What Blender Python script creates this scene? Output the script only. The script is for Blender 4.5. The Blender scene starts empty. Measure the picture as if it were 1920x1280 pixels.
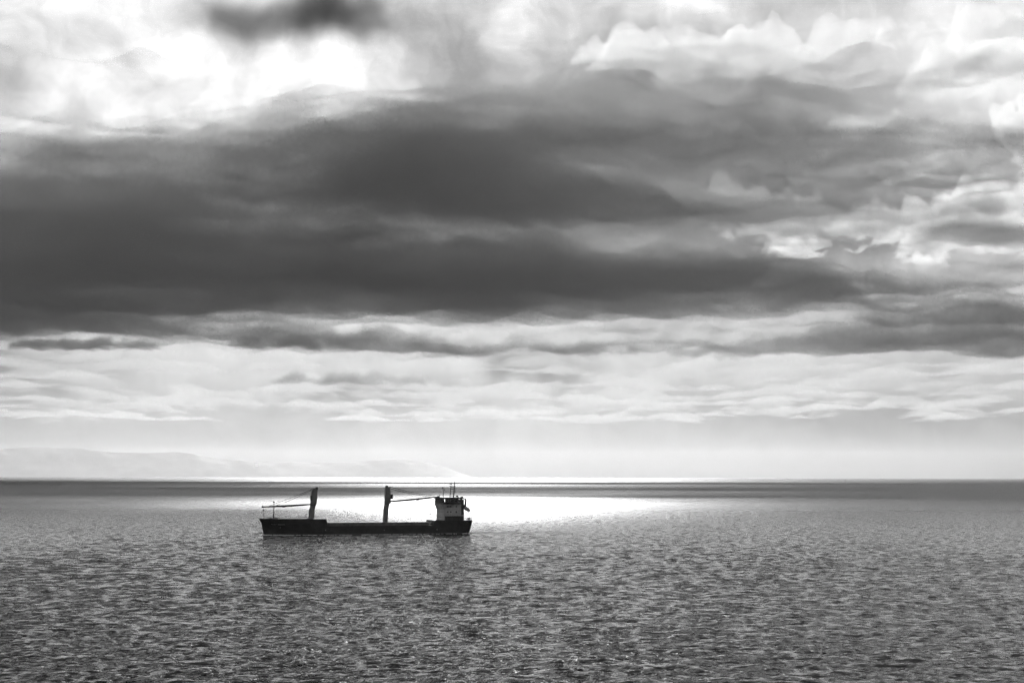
import bpy, bmesh, math, random
import numpy as np

random.seed(7)
rad = math.radians
scene = bpy.context.scene
COL = scene.collection

# ------------------------------------------------------------------ camera
CAM_H = 29.3
cam_data = bpy.data.cameras.new('camera')
cam_data.lens = 50.0
cam_data.sensor_width = 36.0
cam_data.clip_start = 0.5
cam_data.clip_end = 300000.0
cam = bpy.data.objects.new('camera', cam_data)
cam.location = (0, 0, CAM_H)
cam.rotation_euler = (rad(90 + 5.44), rad(-0.10), 0)
COL.objects.link(cam)
scene.camera = cam

# ------------------------------------------------------------------ view
scene.view_settings.view_transform = 'Standard'
scene.view_settings.look = 'None'
scene.view_settings.gamma = 1.0
scene.view_settings.use_curve_mapping = False
scene.view_settings.exposure = 0.0
scene.cycles.use_denoising = True
scene.cycles.denoising_input_passes = 'RGB_ALBEDO_NORMAL'
scene.cycles.denoising_prefilter = 'FAST'
scene.cycles.use_adaptive_sampling = True
scene.cycles.adaptive_threshold = 0.06
scene.cycles.adaptive_min_samples = 16
scene.cycles.volume_bounces = 1
scene.cycles.sample_clamp_direct = 2.5
scene.cycles.sample_clamp_indirect = 2.5
scene.cycles.max_bounces = 4
scene.cycles.glossy_bounces = 2
scene.cycles.diffuse_bounces = 2
scene.cycles.transparent_max_bounces = 64

# ------------------------------------------------------------------ sun
SUN_AZ, SUN_EL = -2.0, 21.0          # degrees; azimuth from +Y towards +X
sun_data = bpy.data.lights.new('sun', 'SUN')
sun_data.energy = 4.0
sun_data.angle = rad(0.53)
sun_data.color = (1.0, 1.0, 1.0)    # the photograph is monochrome
sun = bpy.data.objects.new('sun', sun_data)
sun.rotation_euler = (rad(-(90 - SUN_EL)), 0, rad(-SUN_AZ))
sun.location = (0, 3000, 6000)
COL.objects.link(sun)


# ------------------------------------------------------------------ node helper
class Ex:
    """a socket with arithmetic"""
    def __init__(self, nt, s):
        self.nt, self.s = nt, s

    def _m(self, op, *args):
        n = self.nt.nodes.new('ShaderNodeMath')
        n.operation = op
        for i, a in enumerate((self,) + args):
            if isinstance(a, Ex):
                self.nt.links.new(a.s, n.inputs[i])
            else:
                n.inputs[i].default_value = a
        return Ex(self.nt, n.outputs[0])

    def __add__(self, o): return self._m('ADD', o)
    __radd__ = __add__
    def __mul__(self, o): return self._m('MULTIPLY', o)
    __rmul__ = __mul__
    def __sub__(self, o): return self._m('SUBTRACT', o)
    def __rsub__(self, o): return self._m('MULTIPLY', -1.0)._m('ADD', o)
    def __truediv__(self, o): return self._m('DIVIDE', o)
    def madd(self, a, b): return self._m('MULTIPLY_ADD', a, b)
    def mn(self, o): return self._m('MINIMUM', o)
    def mx(self, o): return self._m('MAXIMUM', o)
    def abs(self): return self._m('ABSOLUTE')
    def sqrt(self): return self._m('SQRT')
    def pow(self, o): return self._m('POWER', o)
    def exp(self): return self._m('EXPONENT')
    def clamp(self):
        r = self._m('ADD', 0.0)
        r.s.node.use_clamp = True
        return r

    def smooth(self, lo, hi, a=0.0, b=1.0):
        n = self.nt.nodes.new('ShaderNodeMapRange')
        n.interpolation_type = 'SMOOTHSTEP'
        self.nt.links.new(self.s, n.inputs[0])
        for i, v in enumerate((lo, hi, a, b)):
            n.inputs[i + 1].default_value = v
        return Ex(self.nt, n.outputs[0])

    def lerp(self, value, w):
        """self + (value-self)*w"""
        n = self.nt.nodes.new('ShaderNodeMix')
        n.data_type = 'FLOAT'
        self.nt.links.new(w.s, n.inputs[0])
        self.nt.links.new(self.s, n.inputs[2])
        if isinstance(value, Ex):
            self.nt.links.new(value.s, n.inputs[3])
        else:
            n.inputs[3].default_value = value
        return Ex(self.nt, n.outputs[0])


def vmath(nt, op, a, b=None, c=None, out=0, scale=None):
    n = nt.nodes.new('ShaderNodeVectorMath')
    n.operation = op
    for i, v in enumerate((a, b, c)):
        if v is None:
            continue
        if isinstance(v, (tuple, list)):
            n.inputs[i].default_value = v
        else:
            nt.links.new(v, n.inputs[i])
    if scale is not None:
        n.inputs['Scale'].default_value = scale
    return n.outputs[out]


def noise(nt, vec, scale, detail=3.0, rough=0.55, lac=2.0, dims='3D', distortion=0.0, color=False):
    n = nt.nodes.new('ShaderNodeTexNoise')
    n.noise_dimensions = dims
    nt.links.new(vec, n.inputs['Vector'])
    n.inputs['Scale'].default_value = scale
    n.inputs['Detail'].default_value = detail
    n.inputs['Roughness'].default_value = rough
    n.inputs['Lacunarity'].default_value = lac
    n.inputs['Distortion'].default_value = distortion
    return n.outputs['Color'] if color else Ex(nt, n.outputs[0])


def sepxyz(nt, vec):
    n = nt.nodes.new('ShaderNodeSeparateXYZ')
    nt.links.new(vec, n.inputs[0])
    return [Ex(nt, o) for o in n.outputs]


def combxyz(nt, x, y, z):
    n = nt.nodes.new('ShaderNodeCombineXYZ')
    for i, v in enumerate((x, y, z)):
        if isinstance(v, Ex):
            nt.links.new(v.s, n.inputs[i])
        else:
            n.inputs[i].default_value = v
    return n.outputs[0]


# ------------------------------------------------------------------ world: hazy sky with high cloud
world = bpy.data.worlds.new('World')
scene.world = world
world.use_nodes = True
SKY_STRENGTH = 0.1


def build_world():
    nt = world.node_tree
    nt.nodes.clear()
    out = nt.nodes.new('ShaderNodeOutputWorld')
    bg = nt.nodes.new('ShaderNodeBackground')
    bg.inputs['Strength'].default_value = SKY_STRENGTH
    nt.links.new(bg.outputs[0], out.inputs['Surface'])
    sky = nt.nodes.new('ShaderNodeTexSky')
    sky.sky_type = 'NISHITA'
    sky.sun_disc = False
    sky.sun_elevation = rad(SUN_EL)
    sky.sun_rotation = rad(SUN_AZ)
    sky.dust_density = 3.0
    bw = nt.nodes.new('ShaderNodeRGBToBW')
    nt.links.new(sky.outputs[0], bw.inputs[0])
    air = Ex(nt, bw.outputs[0]) * SKY_STRENGTH      # radiance of the clear air

    tc = nt.nodes.new('ShaderNodeTexCoord')
    d = tc.outputs['Generated']
    x, y, z = sepxyz(nt, d)
    az = x._m('ARCTAN2', y) * (180 / math.pi)
    el = z._m('ARCSINE') * (180 / math.pi)
    ae = combxyz(nt, az, el, 0.0)
    # cloud coordinates: bearing / elevation bent by turbulence
    n1 = noise(nt, ae, 0.30, 2.0, 0.5, dims='2D', color=True)
    bent = vmath(nt, 'MULTIPLY_ADD', n1, (2.6, 1.8, 0), ae)
    bent = vmath(nt, 'SUBTRACT', bent, (1.3, 0.9, 0))
    n2 = noise(nt, ae, 1.1, 5.0, 0.6, dims='2D', color=True)
    curl = vmath(nt, 'MULTIPLY_ADD', n2, (0.6, 0.45, 0), bent)
    fine = noise(nt, curl, 0.5, 8.0, 0.62, dims='2D')
    sunward = noise(nt, vmath(nt, 'ADD', curl, (0.0, 0.22, 0.0)), 0.5, 8.0, 0.62, dims='2D')
    streak = noise(nt, vmath(nt, 'MULTIPLY', bent, (0.22, 1.0, 0)), 0.75, 4.0, 0.55, dims='2D')

    # optical thickness of the high cloud
    rough = az.smooth(-9.0, 9.0, 1.5, 1.5) * el.smooth(2.0, 9.0, 0.6, 1.0)
    tau = (fine - 0.5) * rough + (streak - 0.5) * 0.7 + az.smooth(0.0, 10.0, 0.75, 1.0)
    for (ba, be, rx, ry, w) in SKY:
        fluffy = ba > -5.6
        v = vmath(nt, 'SUBTRACT', curl if fluffy else bent, (ba + (0.3 if fluffy else 0), be + (0.22 if fluffy else 0), 0))
        v = vmath(nt, 'MULTIPLY', v, (1 / rx, 1 / ry, 0))
        q = Ex(nt, vmath(nt, 'DOT_PRODUCT', v, v, out=1))
        tau = (q * -1.0).exp().madd(w, tau)
    tau = (tau + (tau * tau + 0.08).sqrt()) * 0.5
    # light through it: clear air behind, bright where thin, grey where thick
    clear = air.madd(0.25, 0.42)
    lit = (1.0 - (tau * -3.0).exp()) * (tau * -0.55).exp() * 0.82
    L = clear * (tau * -1.0).exp() + lit
    # cloud faces turned to the sun are lighter than those turned away
    L = L * ((fine - sunward) * el.smooth(2.0, 8.0, 0.4, 0.8) + 1.0)
    # thick air along the horizon
    low = (el.mx(0.0) * -0.22).exp() * 0.97
    L = L.lerp(0.14, low)
    L = L.mx(0.02) * (1 / SKY_STRENGTH)
    nt.links.new(L.s, bg.inputs['Color'])
    world.cycles.sampling_method = 'MANUAL'
    world.cycles.sample_map_resolution = 256


# bearing, elevation, half width, half height (degrees), thickness
SKY = [
    (3.44, 13.44, 7.10, 7.10, 1.5),
    (-2.37, 16.02, 2.37, 3.66, 1.0),
    (-0.11, 17.96, 1.29, 1.94, -0.5),
    (7.10, 18.71, 1.94, 0.90, -0.7),
    (18.28, 16.02, 1.94, 1.40, -1.2),
    (11.61, 10.00, 5.59, 2.15, 1.5),
    (-7.74, 18.00, 2.47, 0.90, 4.5),
    (-11.40, 17.53, 1.40, 0.97, 2.0),
    (-20.86, 15.16, 1.72, 1.08, 0.9),
    (-18.06, 18.92, 1.51, 0.65, -1.2),
    (0.86, 4.41, 1.72, 0.65, 1.6),
    (-6.45, 3.08, 4.09, 0.69, 0.9),
    (-19.35, 4.19, 2.58, 1.29, 1.0),
    (14.84, 2.47, 5.38, 0.60, 0.7),
]
build_world()


# ------------------------------------------------------------------ materials
def new_mat(name):
    m = bpy.data.materials.new(name)
    m.use_nodes = True
    m.node_tree.nodes.clear()
    out = m.node_tree.nodes.new('ShaderNodeOutputMaterial')
    return m, m.node_tree, out


def mat_sea():
    m, nt, out = new_mat('sea_water')
    p = nt.nodes.new('ShaderNodeBsdfPrincipled')
    p.inputs['Base Color'].default_value = (0.005, 0.005, 0.005, 1)
    p.inputs['Roughness'].default_value = 0.15
    p.inputs['IOR'].default_value = 1.333
    geo = nt.nodes.new('ShaderNodeNewGeometry')
    pos = geo.outputs['Position']
    a = noise(nt, vmath(nt, 'MULTIPLY', pos, (0.45, 0.8, 0.0)), 0.62, 2.0, 0.6, dims='2D', color=True)
    b = noise(nt, vmath(nt, 'MULTIPLY', pos, (0.6, 1.0, 0.0)), 1.9, 2.0, 0.6, dims='2D', color=True)
    gust = noise(nt, vmath(nt, 'MULTIPLY', pos, (0.5, 1.0, 0.0)), 0.006, 3.0, 0.5, dims='2D')
    ga = vmath(nt, 'MULTIPLY_ADD', a, (2.0, 3.0, 0.0), (-1.0, -1.5, 0.0))
    gb = vmath(nt, 'MULTIPLY_ADD', b, (1.4, 1.2, 0.0), (-0.7, -0.6, 0.0))
    g = vmath(nt, 'ADD', ga, gb)
    # beyond a kilometre the waves are finer than the mesh and the ripples can carry: they go into the roughness
    px_, py_, pz_ = sepxyz(nt, pos)
    far = py_.smooth(550.0, 1900.0)
    k = gust.smooth(0.3, 0.7, 0.75, 1.15) * (1.0 - far * 0.5)
    rg = far * 0.36 + 0.07
    nt.links.new(rg.s, p.inputs['Roughness'])
    n = nt.nodes.new('ShaderNodeVectorMath')
    n.operation = 'SCALE'
    nt.links.new(g, n.inputs[0])
    nt.links.new(k.s, n.inputs['Scale'])
    N = vmath(nt, 'NORMALIZE', vmath(nt, 'ADD', geo.outputs['Normal'], n.outputs[0]))
    nt.links.new(N, p.inputs['Normal'])
    nt.links.new(p.outputs[0], out.inputs['Surface'])
    return m


# ------------------------------------------------------------------ sea
def ocean_bands(size, n, wind_dir, bands, rms, seed):
    """heights of a periodic wind sea, split into wavelength bands"""
    rng = np.random.default_rng(seed)
    k1 = 2 * np.pi * np.fft.fftfreq(n, size / n)
    kx, ky = np.meshgrid(k1, k1, indexing='ij')
    k = np.hypot(kx, ky)
    k[0, 0] = 1e9
    cosw = (kx * math.cos(wind_dir) + ky * math.sin(wind_dir)) / k
    lp = 10.0 / (2 * np.pi)
    ph = np.exp(-1 / (k * lp) ** 2) / k ** 4 * (0.12 + cosw ** 2)
    spec = np.sqrt(ph) * (rng.normal(size=k.shape) + 1j * rng.normal(size=k.shape))
    spec[0, 0] = 0
    full = np.fft.ifft2(spec).real
    s = rms / full.std()
    lam = 2 * np.pi / k
    return [np.fft.ifft2(np.where((lam >= lo) & (lam < hi), spec, 0)).real * s for lo, hi in bands]


def graded(start, stop, step0, growth):
    v, s = [start], step0
    while v[-1] < stop:
        v.append(v[-1] + s)
        s *= growth
    return np.array(v)


def build_sea():
    ys = np.concatenate([[-70000, -20000, -4000, -800, -200, 0, 60, 110],
                         graded(130, 1300, 0.36, 1.0042)])
    tail = graded(ys[-1] + 12, 70000, 14, 1.06)
    ys = np.concatenate([ys, tail])
    half = graded(0.18, 110, 0.36, 1.0)
    half = np.concatenate([half, graded(half[-1] + .4, 70000, 0.4, 1.03)])
    xs = np.concatenate([-half[::-1], half])
    nx, ny = len(xs), len(ys)
    X, Y = np.meshgrid(xs, ys, indexing='xy')
    sx = np.gradient(xs)[None, :]
    sy = np.gradient(ys)[:, None]
    sp = np.maximum(np.abs(sx), np.abs(sy))
    Z = np.zeros_like(X)
    bands = [(0.9, 2.2), (2.2, 5), (5, 12), (12, 60)]
    for size, n, rot, rms, seed in ((197.0, 512, 0.35, 0.11, 3), (131.0, 512, -0.25, 0.10, 11)):
        H = ocean_bands(size, n, math.pi / 2 + rot, bands, rms, seed)
        fx = (X / size * n) % n
        fy = (Y / size * n) % n
        i0, j0 = fx.astype(int) % n, fy.astype(int) % n
        tx, ty = fx - np.floor(fx), fy - np.floor(fy)
        i1, j1 = (i0 + 1) % n, (j0 + 1) % n
        for (lo, hi), h in zip(bands, H):
            w = np.clip((lo * 1.3 / sp - 1.6) / 1.6, 0, 1)
            if w.max() <= 0:
                continue
            Z += w * ((h[i0, j0] * (1 - tx) + h[i1, j0] * tx) * (1 - ty)
                      + (h[i0, j1] * (1 - tx) + h[i1, j1] * tx) * ty)
    co = np.stack([X, Y, Z], -1).reshape(-1, 3).astype(np.float32)
    idx = np.arange(nx * ny).reshape(ny, nx)
    q = np.stack([idx[:-1, :-1], idx[:-1, 1:], idx[1:, 1:], idx[1:, :-1]], -1).reshape(-1, 4)
    me = bpy.data.meshes.new('sea')
    me.vertices.add(len(co))
    me.vertices.foreach_set('co', co.ravel())
    me.loops.add(q.size)
    me.loops.foreach_set('vertex_index', q.ravel().astype(np.int32))
    me.polygons.add(len(q))
    me.polygons.foreach_set('loop_start', np.arange(0, q.size, 4, dtype=np.int32))
    me.polygons.foreach_set('loop_total', np.full(len(q), 4, dtype=np.int32))
    me.polygons.foreach_set('use_smooth', np.ones(len(q), dtype=bool))
    me.update()
    me.validate()
    o = bpy.data.objects.new('sea', me)
    o['kind'] = 'structure'
    me.materials.append(mat_sea())
    COL.objects.link(o)
    print('sea quads', len(q), nx, ny)


build_sea()


# ------------------------------------------------------------------ clouds (even volumes in modelled shapes; they shade the sea)
LEAN = 1.0 / math.tan(rad(SUN_EL))


def vapour(name, density, albedo, ani=0.0):
    m, nt, out = new_mat(name)
    pv = nt.nodes.new('ShaderNodeVolumePrincipled')
    pv.inputs['Color'].default_value = (albedo, albedo, albedo, 1)
    pv.inputs['Density'].default_value = density
    pv.inputs['Anisotropy'].default_value = ani
    nt.links.new(pv.outputs[0], out.inputs['Volume'])
    m.cycles.homogeneous_volume = True
    return m


def field(nx, ny, cell, seed, lam_max, lam_min, beta, aniso=1.0):
    """random field, unit deviation, wavelengths between lam_min and lam_max"""
    rng = np.random.default_rng(seed)
    px, py = nx + nx // 2, ny + ny // 2
    kx = np.fft.fftfreq(px, cell)[:, None] * aniso
    ky = np.fft.fftfreq(py, cell)[None, :]
    k = np.hypot(kx, ky)
    k[0, 0] = 1e9
    amp = np.where((k > 1 / lam_max) & (k < 1 / lam_min), (k * lam_max) ** (-beta), 0)
    f = np.fft.ifft2(amp * np.exp(2j * np.pi * rng.random((px, py)))).real[:nx, :ny]
    return f / f.std()


def largest(mask):
    """the biggest connected patch of a mask"""
    lab = np.zeros(mask.shape, dtype=int)
    best, bestn, cur = 0, 0, 0
    for i, j in zip(*np.nonzero(mask)):
        if lab[i, j]:
            continue
        cur += 1
        lab[i, j] = cur
        todo, n = [(i, j)], 0
        while todo:
            a, b = todo.pop()
            n += 1
            for c, d in ((a + 1, b), (a - 1, b), (a, b + 1), (a, b - 1)):
                if 0 <= c < mask.shape[0] and 0 <= d < mask.shape[1] and mask[c, d] and not lab[c, d]:
                    lab[c, d] = cur
                    todo.append((c, d))
        if n > bestn:
            best, bestn = cur, n
    return lab == best


def cloud(name, box, cell, base_z, footprint, thr, noises, height, material, label, base_noise=(30, 900), cap=1.5, lean=LEAN, ramp=1.0):
    x0, x1, y0, y1 = box
    xs = np.arange(x0, x1 + cell, cell)
    ys = np.arange(y0, y1 + cell, cell)
    nx, ny = len(xs), len(ys)
    X, Y = np.meshgrid(xs, ys, indexing='ij')
    F = np.zeros_like(X)
    for cx, cy, rx, ry, w in footprint:
        F += w * np.exp(-((X / 1000 - cx) / rx) ** 2 - ((Y / 1000 - cy) / ry) ** 2)
    for i, (amp, lmax, lmin, beta, an, seed) in enumerate(noises):
        F += amp * field(nx, ny, cell, seed, lmax, lmin, beta, an)
    F -= thr
    edge = np.minimum(np.minimum(X - x0, x1 - X), np.minimum(Y - y0, y1 - Y)) / (6 * cell)
    F = np.minimum(F, edge * 2 - 0.6)
    F = np.where(largest(F > 0), F, -1.0)
    T = np.where(F > 0, F, 0.0) ** ramp
    T = height * cap * (1 - np.exp(-T / cap))
    T[0, :] = T[-1, :] = T[:, 0] = T[:, -1] = 0
    zb = base_z + base_noise[0] * field(nx, ny, cell, 77, base_noise[1] * 3, base_noise[1] * .2, 1.6)
    solid = T > 0.5
    q = solid[:-1, :-1] | solid[1:, :-1] | solid[1:, 1:] | solid[:-1, 1:]
    used = np.zeros_like(solid)
    used[:-1, :-1] |= q
    used[1:, :-1] |= q
    used[1:, 1:] |= q
    used[:-1, 1:] |= q
    bot = np.full(X.shape, -1)
    bot[used] = np.arange(used.sum())
    nb = used.sum()
    top = bot.copy()
    top[solid] = nb + np.arange(solid.sum())
    co = np.concatenate([
        np.stack([X[used], Y[used], zb[used]], -1),
        np.stack([X[solid], Y[solid] + T[solid] * lean, zb[solid] + T[solid]], -1)])
    ii, jj = np.nonzero(q)
    cor = [(ii, jj), (ii, jj + 1), (ii + 1, jj + 1), (ii + 1, jj)]
    B = np.stack([bot[c] for c in cor], -1)
    U = np.stack([top[c] for c in cor], -1)
    S = np.stack([solid[c] for c in cor], -1)
    r = S.argmax(1)                       # cut each cell through a corner that has thickness
    idx = (r[:, None] + np.arange(4)) % 4
    B = np.take_along_axis(B, idx, 1)
    U = np.take_along_axis(U, idx, 1)
    fb = np.concatenate([B[:, [0, 1, 2]], B[:, [0, 2, 3]]])
    ft = np.concatenate([U[:, [0, 2, 1]], U[:, [0, 3, 2]]])
    me = bpy.data.meshes.new(name)
    me.from_pydata(co.tolist(), [], np.concatenate([fb, ft]).tolist())
    me.update()
    o = bpy.data.objects.new(name, me)
    if label:
        o['label'], o['category'], o['group'] = label, 'cloud', 'clouds over the sea'
    me.materials.append(material)
    COL.objects.link(o)
    return o


DECK_VAPOUR = vapour('cloud_vapour', 0.0010, 0.22)
CUMULUS_VAPOUR = vapour('cumulus_vapour', 0.0045, 0.95, 0.45)
LOOSE_VAPOUR = vapour('loose_vapour', 0.0030, 0.93, 0.42)
SCUD_VAPOUR = vapour('scud_vapour', 0.0060, 0.33)
PALE_VAPOUR = vapour('pale_vapour', 0.0040, 0.6, 0.2)
deck = bpy.data.objects.new('cloud_deck', None)
COL.objects.link(deck)
deck.location = (0, 11000, 1440)
deck['label'], deck['category'], deck['group'] = 'broad dark grey cloud deck hanging over the sea across the frame', 'cloud', 'clouds over the sea'
for k in range(3):
    layer = cloud('cloud_layer', (-9800, 9800, 4300, 18400), 60.0, 1450.0 + 6 * k,
                  [(-3.6, 8.9, 3.2, 2.6, 1.45), (-0.6, 6.6, 1.0, 1.1, 0.65), (-4, 11.6, 6.5, 1.6, 0.9), (2.0, 7.0, 3.0, 1.6, 0.12),
                   (4.6, 15.6, 2.6, 1.0, 1.0), (-5, 14.2, 4, 1.4, 0.9), (1.6, 11.6, 2.6, 1.5, 0.6), (5.5, 13.0, 2.0, 1.2, 0.25),
                   (-1.8, 9.4, 4.5, 2.4, 0.3), (0.1, 6.2, 0.6, 0.7, 0.12)],
                  0.18 + 0.25 * k, [(0.20, 4500, 150, 2.0, 1.6, 5), (0.20, 2600, 160, 1.6, 3.0, 7), (0.09, 1300, 110, 1.35, 1.0, 9 + k)], 480.0, DECK_VAPOUR,
                  None, ramp=1.6, lean=1.3)
    layer.parent = deck
    layer.location = (0, -11000, -1440)
cloud('grey_cloud', (-4000, 7500, 6000, 17500), 60.0, 2050.0,
      [(0.9, 10.0, 2.4, 3.0, 1.2)],
      0.2, [(0.12, 3500, 150, 1.7, 1.4, 25)], 420.0, vapour('grey_vapour', 0.0019, 0.5, 0.1),
      'soft mid grey cloud mass in the centre of the sky behind the deck', lean=0.8, ramp=1.5)

def cumulus(cx, cy, base, w, d, h, seed, label, voxel=20.0):
    """heaped cloud: billows grown on billows, joined into one skin"""
    rng = random.Random(seed)
    puffs = []
    for i in range(16):
        a, r = rng.uniform(0, 2 * math.pi), math.sqrt(rng.random())
        x, y = math.cos(a) * r * w * 0.8, math.sin(a) * r * d * 0.8
        up = (1 - r ** 2) * rng.uniform(0.25, 0.8) * h
        puffs.append((x, y, up, rng.uniform(0.16, 0.30) * min(w, h * 1.3)))
    level = list(puffs)
    for gen, (n, f) in enumerate(((6, 0.55), (5, 0.5), (4, 0.5))):
        nxt = []
        for (x, y, z, r) in level:
            for _ in range(n):
                t, u = rng.uniform(0, 2 * math.pi), rng.uniform(-0.25, 0.95)
                c = math.sqrt(max(0, 1 - u * u))
                rr = r * f * rng.uniform(0.6, 1.15)
                nxt.append((x + math.cos(t) * c * r * 0.95, y + math.sin(t) * c * r * 0.95, z + u * r * 0.95, rr))
        puffs += nxt
        level = nxt
    unit = bmesh.new()
    bmesh.ops.create_icosphere(unit, subdivisions=1, radius=1.0)
    uv = np.array([v.co[:] for v in unit.verts])
    uf = np.array([[v.index for v in f.verts] for f in unit.faces])
    unit.free()
    P = np.array(puffs)
    P = P[P[:, 3] > voxel * 0.8]
    co = (uv[None] * P[:, None, 3:4] * np.array([1.15, 1.15, 0.9]) + P[:, None, :3]).reshape(-1, 3)
    fl = 0.04 * h + 18 * np.sin(co[:, 0] / 170) + 14 * np.sin(co[:, 1] / 130 + 1)
    co[:, 2] = np.where(co[:, 2] < fl, fl + (co[:, 2] - fl) * 0.25, co[:, 2])
    fc = (uf[None] + (np.arange(len(P)) * len(uv))[:, None, None]).reshape(-1, 3)
    me = bpy.data.meshes.new('cumulus_cloud')
    me.from_pydata(co.tolist(), [], fc.tolist())
    me.update()
    o = bpy.data.objects.new('cumulus_cloud', me)
    o.location = (cx * 1000, cy * 1000, base)
    o['label'], o['category'], o['group'] = label, 'cloud', 'clouds over the sea'
    me.materials.append(CUMULUS_VAPOUR)
    COL.objects.link(o)
    md = o.modifiers.new('skin', 'REMESH')
    md.mode = 'VOXEL'
    md.voxel_size = voxel
    # keep only the main body, as a plain mesh
    dg = bpy.context.evaluated_depsgraph_get()
    bm = bmesh.new()
    bm.from_object(o, dg)
    o.modifiers.clear()
    seen, best = set(), []
    for v0 in bm.verts:
        if v0.index in seen:
            continue
        stack, comp = [v0], []
        seen.add(v0.index)
        while stack:
            v = stack.pop()
            comp.append(v)
            for e in v.link_edges:
                u = e.other_vert(v)
                if u.index not in seen:
                    seen.add(u.index)
                    stack.append(u)
        if len(comp) > len(best):
            best = comp
    keep = set(v.index for v in best)
    bmesh.ops.delete(bm, geom=[v for v in bm.verts if v.index not in keep], context='VERTS')
    bm.to_mesh(me)
    bm.free()
    return o


cumulus(4.55, 11.4, 2050, 1050, 800, 1250, 15, 'tall bright rimmed cumulus head at the right edge of the sky')
# looser cumulus: centre x, y, radii (km), seed
for cx, cy, rx, ry, seed, lab in (
        (2.7, 11.8, 1.0, 1.0, 16, 'grey cored cumulus with white edges right of centre'),
        (1.25, 9.2, 0.6, 0.5, 17, 'small white cumulus at the top of the sky, right of centre'),
        (3.0, 9.4, 0.6, 0.6, 22, 'white cumulus near the top of the sky, well right of centre'),
        (5.6, 15.6, 1.5, 1.4, 19, 'broken pale cumulus low at the right, just above the deck'),
        (3.1, 15.2, 1.2, 1.0, 20, 'pale cumulus showing through the gap in the deck')):
    cloud('cumulus_cloud', (1000 * (cx - 2.2 * rx), 1000 * (cx + 2.2 * rx), 1000 * (cy - 2.2 * ry), 1000 * (cy + 2.2 * ry)), 36.0, 2700.0,
          [(cx, cy, rx, ry, 1.0)], 0.42, [(0.30, 2600, 95, 1.5, 1.2, seed), (0.05, 400, 85, 1.0, 1.0, seed + 40)], 620.0,
          LOOSE_VAPOUR, lab, base_noise=(60, 900), lean=0.2)
cloud('far_cloud', (-24000, 24000, 22000, 64000), 240.0, 2500.0,
      [(0, 43, 60, 60, 1.0)],
      0.82, [(0.28, 16000, 900, 1.7, 0.3, 61)], 500.0, vapour('far_vapour', 0.0005, 0.85, 0.2),
      'broken pale cloud field far off, low above the horizon', base_noise=(60, 3000), lean=0.3, cap=0.8)
cloud('scud_cloud', (-3500, -1500, 15300, 16700), 25.0, 1490.0,
      [(-2.55, 16.0, 0.62, 0.4, 1.0)],
      0.45, [(0.30, 700, 60, 1.7, 1.0, 31)], 260.0, SCUD_VAPOUR,
      'small ragged dark cloud below the left part of the deck', base_noise=(10, 200), lean=0.3, cap=0.6, ramp=0.8)
cloud('scud_cloud', (-6400, -3600, 15300, 16900), 25.0, 1480.0,
      [(-5.0, 16.1, 0.8, 0.4, 1.0)],
      0.45, [(0.30, 800, 60, 1.7, 1.0, 33)], 260.0, SCUD_VAPOUR,
      'ragged grey cloud below the deck at the left edge', base_noise=(10, 200), lean=0.3, cap=0.6, ramp=0.8)
for cx, cz, rx, seed, lab in ((-0.85, 1900, 0.45, 51, 'small pale grey cloud low in the middle of the sky'),
                              (1.05, 1950, 0.75, 52, 'low pale grey cloud right of the middle, under the deck'),
                              (3.1, 1930, 0.6, 53, 'pale grey cloud low in the sky, well right of the middle'),
                              (-2.6, 1150 + 330, 1.1, 54, 'faint wide grey cloud low above the ship')):
    cloud('low_cloud', (1000 * (cx - 2 * rx), 1000 * (cx + 2 * rx), 21000, 23000), 35.0, cz,
          [(cx, 22.0, rx, 0.5, 1.0)], 0.42, [(0.28, 1000, 90, 1.8, 1.0, seed)], 420.0, PALE_VAPOUR, lab, base_noise=(25, 300), lean=0.2, cap=0.4, ramp=0.8)


BANK_Z = 5000.0


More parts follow.
